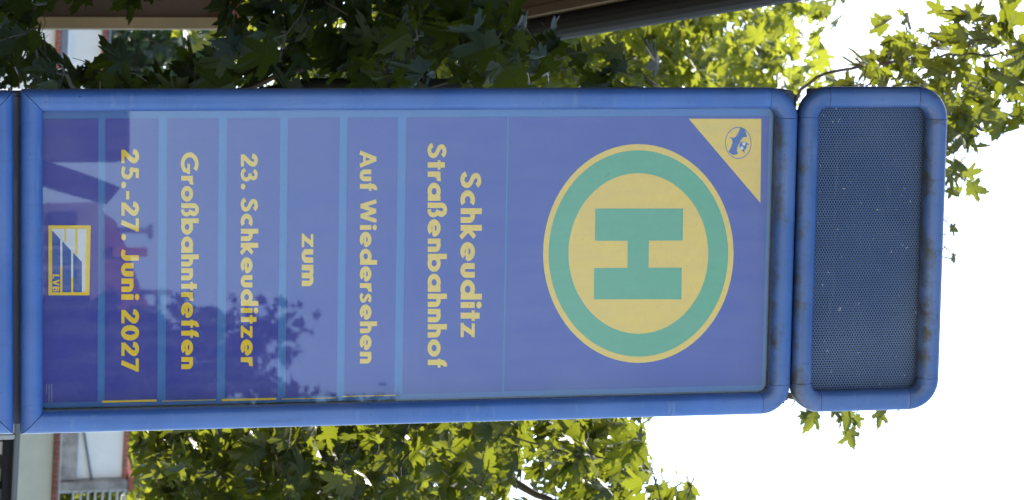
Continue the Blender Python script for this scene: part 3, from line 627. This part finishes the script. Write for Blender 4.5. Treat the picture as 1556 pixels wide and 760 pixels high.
class Tree:
    def __init__(s, name, base, label, cat, mk, top, rad, group=None, bark='bark'):
        s.o = empty(name, (base.x, base.y, 0)); tag(s.o, label, cat, group); s.base = Vector((base.x, base.y, 0)); s.mk = mk; s.items = []; s.tw = []; s.bark = bark
        n = 9; s.tr = [Vector((.10*math.sin(i*1.3)*i/n, .08*math.cos(i*.9)*i/n, top*i/n)) for i in range(n+1)]
        tube('trunk', s.tr, [rad*(1.25 if i == 0 else 1-.55*i/n) for i in range(n+1)], M[bark], s.o, 12)
    def branch(s, pts, r0, r1, name='branch'):
        P = [Vector(p)-s.base for p in pts]; a = min(s.tr, key=lambda q: (q-P[0]).length+abs(q.z-P[0].z+ .5)); P = [a]+P
        Q = []
        for i in range(len(P)-1):
            a_, b_, c_, d_ = P[max(i-1, 0)], P[i], P[i+1], P[min(i+2, len(P)-1)]
            for j in range(6):
                t = j/6; Q.append(.5*((2*b_)+(c_-a_)*t+(2*a_-5*b_+4*c_-d_)*t*t+(3*b_-a_-3*c_+d_)*t**3)+Vector(rng.normal(size=3)*.005*(1 if i+j else 0)))
        Q.append(P[-1]); n = len(Q); tube(name, Q, [r0+(r1-r0)*i/(n-1) for i in range(n)], M[s.bark], s.o, 7); return Q
    clear = staticmethod(lambda u, v: False)
    def twig(s, p, d, n, size, hang=.9, r=.003):
        p = Vector(p); d = Vector(d).normalized()
        if s.clear(*project(p)[:2]) or s.clear(*project(p+d*.12)[:2]): return
        L = .045*n*size/.12; Q = [p-s.base]; c = p.copy(); miss = 0
        for i in range(n):
            d = (d+Vector(rng.normal(size=3)*.22)+Vector((0, 0, -.07))).normalized(); c = c+d*(L/n); Q.append(c-s.base)
            off = Vector(rng.normal(size=3)*.28*size)
            sz = size*rng.choice([.45, .6, .75, .9, 1.0, 1.15, 1.3]); Rm = leaf_rot(hang); q = c+off
            if s.clear(*project(q)[:2]) or s.clear(*project(q+Vector(Rm[:, 1])*sz)[:2]): miss += 1; continue
            s.items.append((np.array(q), Rm, sz, int(rng.integers(10))))
        if miss*3 <= n: s.tw.append(tube_data(Q, [r*(1-.7*i/n) for i in range(n+1)], 4))
    def fill(s, poly, D0, D1, count, n, size, keep=lambda u, v: 1., hang=.9):
        us = [p[0] for p in poly]; vsx = [p[1] for p in poly]; k = 0; tries = 0
        while k < count and tries < count*60:
            tries += 1; u = rng.uniform(min(us), max(us)); v = rng.uniform(min(vsx), max(vsx))
            if not inpoly(u, v, poly) or rng.random() > keep(u, v): continue
            s.twig(at(u, v, rng.uniform(D0, D1)), rng.normal(size=3)*[1, 1, .6], n, size*rng.uniform(.85, 1.15), hang); k += 1
    def leaf_at(s, u, v, D, du, dv, px_, stem):                # one leaf: base at (u, v), tip towards (du, dv), hanging on a stem from `stem`
        p = at(u, v, D); tip = (at(u+du, v+dv, D+rng.normal()*.02)-p).normalized(); sz = px_*D/F
        nrm = Vector((rng.normal()*.35, -1, .5+rng.normal()*.3)); x = tip.cross(nrm).normalized(); z = x.cross(tip)
        Rm = np.array([[x.x, tip.x, z.x], [x.y, tip.y, z.y], [x.z, tip.z, z.z]]); s.items.append((np.array(p), Rm, sz, int(rng.integers(10))))
        a = at(*stem, D); s.tw.append(tube_data([a-s.base, a.lerp(p, .5)-s.base+Vector((0, 0, .006)), p-s.base], [.003, .0022, .0018], 5))
    def finish(s, nobj):
        V, Fc = merge(s.tw)
        if V: o = mesh('twigs', V, Fc, M['twig'], s.o); o['kind'] = 'stuff'
        def score(it):
            u, v, d = project(it[0])
            if not (-10 < u < 770 and -10 < v < 1566): return -1
            if 145 < u < 632 and v < 1425: return -1
            return it[2]/d
        order = sorted(s.items, key=score, reverse=True); top = [i for i in order[:nobj] if score(i) > 0]; rest = order[len(top):]
        for p, Rm, sz, k in top:
            o = bpy.data.objects.new('leaf', leaf_mesh(k, s.mk)); COL.objects.link(o); o.parent = s.o
            o.matrix_local = Matrix.Translation(Vector(p)-s.base) @ (Matrix(Rm.tolist())*sz).to_4x4()
        foliage('foliage', [(p-np.array(s.base), Rm, sz, k) for p, Rm, sz, k in rest], s.mk, s.o)

# near plane tree behind the sign
b = at(430, 300, 11.6); TA = Tree('plane_tree', Vector((b.x, b.y, 0)), 'plane tree with star shaped leaves growing close behind the blue sign', 'tree', 'leaf', 5.2, .17)
polyR = [(636, 215), (700, 195), (790, 190), (900, 230), (930, 620), (880, 900), (800, 960), (748, 985), (705, 930), (690, 1010), (640, 1015), (560, 940), (520, 600), (540, 260)]
TA.clear = lambda u, v: (v < 205+.35*max(0, u-670) and u > 636) or (u > 636 and 990 < v < 1190 and u < 705)
TA.fill(polyR, 9.8, 12.8, 470, 8, .078, lambda u, v: (1. if v < 560 else .75 if v < 760 else .45)*(.35 if u < 600 or u > 800 else 1))
TA.fill([(636, 215), (760, 200), (770, 640), (640, 660)], 10.2, 12.5, 130, 8, .085)
TA.branch([at(560, 520, 11.4), at(640, 640, 11.0), at(720, 760, 10.8), at(770, 860, 10.6)], .035, .008)
TA.branch([at(520, 720, 11.5), at(620, 860, 11.2), at(700, 960, 11.1)], .03, .006)
TA.branch([at(560, 330, 11.3), at(680, 400, 10.9), at(800, 450, 10.6)], .035, .01)
# loose twigs at the right edge of the crown
TA.fill([(640, 880), (690, 860), (790, 900), (800, 1060), (745, 1070), (715, 1010), (640, 985)], 10.2, 11.6, 34, 6, .078)
for u, v, n in ((735, 1035, 3), (745, 1065, 2), (716, 1040, 2), (665, 1010, 3), (752, 1010, 4), (735, 985, 4), (700, 985, 4), (755, 940, 5)): TA.twig(at(u, v, 10.8), (.3, 0, -.6), n, .105, 1.2)
# upper left branch that passes behind the grille
rng = np.random.default_rng(21)
Q = TA.branch([at(330, 1080, 11.6), at(190, 1190, 11.4), at(125, 1230, 11.3), at(98, 1330, 11.2), at(86, 1440, 11.1), at(80, 1560, 11.0), at(60, 1700, 10.9)], .008, .0035)
TB_ = [(1330, 100, 5), (1350, 80, 5), (1365, 118, 5), (1385, 60, 6), (1400, 95, 6), (1420, 130, 6), (1440, 60, 6), (1450, 100, 6), (1470, 75, 6), (1480, 130, 6), (1500, 55, 6), (1515, 90, 6), (1535, 110, 6), (1550, 70, 6), (1570, 120, 6), (1590, 80, 6), (1440, 165, 6), (1460, 190, 5), (1450, 215, 5), (1500, 150, 6), (1530, 165, 5), (1415, 155, 5), (1440, 235, 4), (1443, 268, 3), (1290, 115, 5), (1265, 125, 5), (1300, 90, 4), (1600, 150, 5), (1640, 60, 6), (1640, 120, 6), (1440, 45, 4), (1495, 100, 5), (1350, 60, 4)]
for k_ in range(2):
    for v, u, n in TB_: TA.twig(at(u+rng.normal()*9, v+30+rng.normal()*9, rng.uniform(10.6, 11.6)), (rng.normal()*.6, rng.normal()*.6, -.2), n, .082, .8)
TA.branch([at(200, 1300, 11.2), at(178, 1380, 11.1), at(180, 1450, 11.0), at(205, 1505, 10.9)], .018, .004)
for v, u, n in ((1510, 203, 3), (1470, 172, 5), (1452, 150, 4), (1490, 185, 2), (1440, 355, 2), (1446, 393, 2), (1438, 290, 2)): TA.twig(at(u, v, 10.9), (.1, .3, -.5), n, .11, 1.5)
TA.branch([at(560, 1060, 11.2), at(600, 1200, 11.0), at(615, 1290, 10.9), at(612, 1370, 10.9)], .02, .004)
for v, u, du, dv, sz in ((1200, 618, 10, -6, 24), (1240, 622, 16, -3, 44), (1262, 618, 6, 8, 30), (1288, 622, 14, -2, 40), (1292, 650, 16, 1, 38), (1278, 640, 8, -8, 26), (1300, 630, 10, 6, 26), (1338, 618, 14, -2, 40), (1352, 614, 10, 6, 26), (1374, 612, 14, 3, 26), (1232, 626, 12, -10, 32)):
    TA.leaf_at(u, v, 10.9, du, dv, sz, (608, v+8) if u < 632 else (622, v-2))
for v, u, du, dv, sz in ((1443, 345, 4, 12, 24), (1446, 388, 8, 10, 26), (1440, 285, 8, 8, 26), (1512, 188, 12, -4, 46), (1478, 180, 8, -8, 34), (1440, 262, 9, 6, 30), (1452, 240, 8, 8, 30)):
    TA.leaf_at(u, v, 10.9, du, dv, sz, (u-14, v-12))
TA.branch([at(330, 1330, 11.0), at(372, 1400, 10.95), at(376, 1436, 10.9)], .006, .002)
TA.finish(300)
rng = np.random.default_rng(5)

# shaded tree at the house corner
b = at(190, 200, 9.6); TC = Tree('plane_tree', Vector((b.x, b.y, 0)), 'plane tree with dark shaded leaves between the sign and the brown house', 'tree', 'leaf_shade', 3.9, .12, bark='twig')
polyL = [(-90, -40), (150, -40), (175, 300), (170, 760), (140, 930), (90, 900), (40, 800), (-90, 820)]
def keepL(u, v):
    if 72 < v < 172 and 30 < u < 104: return 0.0 if u < 88 else .3
    if 172 <= v < 300 and 40 < u < 110: return .25
    if 20 < u < 50 and 80 < v < 330: return .12
    if v > 780: return .35
    if u > 142: return .5
    if 425 < v < 600 and u > 80: return .12
    if v > 620 and u > 85: return .35
    return 1.
TC.clear = lambda u, v: (70 < v < 166 and 12 < u < 82) or (80 < v < 330 and 5 < u < 48) or (168 <= v < 320 and 40 < u < 75) or (60 < v < 110 and 92 < u < 116 and (v*7+u*3) % 5 > 2) or (u < 62 and 860 < v < 1300)
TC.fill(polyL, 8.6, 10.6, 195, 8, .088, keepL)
TC.branch([at(150, 330, 9.5), at(100, 480, 9.3), at(60, 600, 9.2), at(20, 700, 9.1)], .010, .004)
TC.branch([at(150, 120, 9.5), at(90, 60, 9.3), at(20, 30, 9.2)], .008, .004)
TC.branch([at(160, 520, 9.6), at(120, 700, 9.5), at(105, 860, 9.5)], .008, .003)
for v, u, n in ((967, 50, 4), (966, 85, 4), (962, 115, 3), (905, 80, 3), (850, 90, 3)): TC.twig(at(u, v, 9.2), (0, .2, -1), n, .105, 1.6)
TC.finish(300)

# sunlit tree further back
b = at(300, 500, 21); TD = Tree('broadleaf_tree', Vector((b.x, b.y, 0)), 'sunlit yellow green tree standing behind the eave of the brown house', 'tree', 'leaf_far', 6.2, .2)
polyD = [(-140, 380), (150, 330), (420, 380), (470, 900), (300, 1180), (140, 1275), (75, 1265), (30, 1235), (-15, 1190), (-140, 1050)]
TD.fill(polyD, 19, 23.5, 900, 8, .115, lambda u, v: (1 if u < 145 else .3)*(.45 if u < -10 else 1)*(1 if v < 1150 else .6)*(.5 if v < 620 else 1))
TD.branch([at(90, 800, 21), at(110, 950, 21), at(95, 1100, 21), at(70, 1210, 21)], .05, .01)
TD.branch([at(40, 650, 21), at(20, 850, 20.6), at(-40, 1000, 20.3)], .05, .01)
TD.finish(0)
# low trees behind the walls
def shrub(name, u, v, D, label, poly, D0, D1, cnt, size, mk, top, cat='tree'):
    b = at(u, v, D); T = Tree(name, Vector((b.x, b.y, 0)), label, cat, mk, top, .1); T.fill(poly, D0, D1, cnt, 8, size); T.finish(0); return T
shrub('evergreen_tree', 230, 200, 51, 'dark evergreen tree rising behind the white house', [(-60, 60), (150, 60), (260, 120), (250, 330), (100, 350), (-60, 300)], 48, 54, 520, .21, 'hedge', 8)
shrub('garden_tree', 640, 200, 58, 'bright green garden tree behind the white outbuilding and trellis', [(560, 60), (900, 60), (960, 220), (820, 270), (740, 262), (690, 245), (640, 262), (560, 240)], 56, 62, 620, .26, 'leaf_far', 9)
shrub('backdrop_tree', 600, 300, 36, 'shaded green tree far behind the plane tree on the right', [(560, 330), (1000, 310), (1000, 560), (820, 660), (700, 600), (560, 620)], 34, 38, 520, .19, 'leaf', 7)

# ------------------------------------------------------------------ what stands behind the camera (seen in the sign's glass)
DV = 42
def vface(name, label, cat, quads, base_uv, group=None):
    b = behind(*base_uv, DV); o = empty(name, (b.x, b.y, 0)); tag(o, label, cat, group); return o
HB = vface('brick_house', 'rust red house with chimney mirrored in the sign glass', 'house', None, (450, 60))
hbv = Vector((HB.location.x, HB.location.y, 0))
def vprism(name, uv, D0, D1, mat, parent, base):   # prism whose outline shows in the glass at uv
    A_ = [behind(u, v, D0)-base for u, v in uv]; off = mirror(at(380, 400, D1))-mirror(at(380, 400, D0)); off.z = 0
    n = len(A_); bm = bmesh.new(); va = [bm.verts.new(p) for p in A_]; vb = [bm.verts.new(p+off) for p in A_]
    bm.faces.new(va); bm.faces.new(vb[::-1])
    for i in range(n): bm.faces.new((va[i], vb[i], vb[(i+1) % n], va[(i+1) % n]))
    return bm_obj(name, bm, mat, parent)
LOWV = -900
vprism('wall', [(318, LOWV), (318, 150), (336, 176), (446, 216), (462, 226), (660, 226), (660, LOWV)], DV, DV+8, M['fac_red'], HB, hbv)
vprism('chimney', [(374, 170), (374, 224), (389, 224), (389, 170)], DV-.1, DV+.6, M['brick'], HB, hbv)
for r_ in range(4):
    for c_ in range(5):
        u = 345+c_*48; v = 60+r_*34-170*(r_ == 9)
        if v+22 > 150+(u-318)*.4: continue
        wn = vprism('window', [(u, v), (u, v+20), (u+20, v+20), (u+20, v)], DV-.06, DV+.05, M['windark'], HB, hbv)
for u0_, v0_, u1_, v1_ in ((350, 180, 350, 232), (340, 228, 362, 228), (446, 212, 446, 262), (446, 240, 520, 240)):
    tube('antenna', [behind(u0_, v0_, DV)-hbv, behind(u1_, v1_, DV)-hbv], .035, M['steel'], HB, 5)
WB = vface('grey_annex', 'grey annex with gridded windows mirrored beside the operator logo', 'building', None, (360, 60))
wbv = Vector((WB.location.x, WB.location.y, 0))
vprism('wall', [(308, LOWV), (308, 158), (470, 150), (470, LOWV)], DV-4, DV-1, M['fac_grey'], WB, wbv)
for i in range(5): vprism('window', [(322+i*29, 80), (322+i*29, 118), (342+i*29, 118), (342+i*29, 80)], DV-4.08, DV-3.9, M['windark'], WB, wbv)
tube('overhead_wire', [behind(468, 40, DV-5)-wbv, behind(463, 180, DV-5)-wbv], .03, M['palemetal'], WB, 5)
# tram mast with stay
MB = behind(206, 60, 15); MS = empty('steel_mast', (MB.x, MB.y, 0)); tag(MS, 'dark rounded steel mast with slanted stay mirrored low in the glass', 'mast'); mbv = Vector((MB.x, MB.y, 0))
vprism('mast_body', [(160, -1900), (160, 186), (163, 193), (172, 197), (236, 197), (243, 193), (245, 188), (245, -1900)], 15, 15.3, M['mast'], MS, mbv)
vprism('stay', [(245, 20), (245, 72), (285, 184), (310, 163), (281, 65), (268, 20)], 15.05, 15.2, M['mast'], MS, mbv)
# mirrored trees
class MTree(Tree):
    def fill(s, poly, D0, D1, count, n, size, keep=lambda u, v: 1., hang=.9):
        us = [p[0] for p in poly]; vv = [p[1] for p in poly]; k = 0
        while k < count:
            u = rng.uniform(min(us), max(us)); v = rng.uniform(min(vv), max(vv))
            if not inpoly(u, v, poly): continue
            s.twig(behind(u, v, rng.uniform(D0, D1)), rng.normal(size=3), n, size*rng.uniform(.8, 1.2), hang); k += 1
def mtree(u, poly, D, cnt, size, label, top):
    b = behind(u, 100, D); T = MTree('street_tree', Vector((b.x, b.y, 0)), label, 'tree', 'leaf_shade', top, .16); T.fill(poly, D-1.6, D+1.6, cnt, 8, size); T.finish(0)
mtree(540, [(455, 60), (470, 200), (478, 340), (500, 400), (470, 395), (456, 420), (470, 436), (500, 448), (530, 452), (565, 432), (590, 438), (700, 440), (760, 300), (760, -300), (560, -300)], 34, 1300, .095, 'tall leafy tree mirrored behind the word Schkeuditzer', 7.5)
mtree(600, [(440, -60), (470, 140), (500, 230), (540, 250), (580, 330), (600, 340), (700, 250), (700, -200)], 27, 1200, .075, 'bushy tree mirrored behind the date line', 4.5)
mtree(650, [(598, 420), (602, 470), (612, 480), (618, 520), (612, 570), (606, 590), (625, 600), (720, 560), (720, 380)], 36, 300, .085, 'thin treetop mirrored at the edge of the glass', 11)
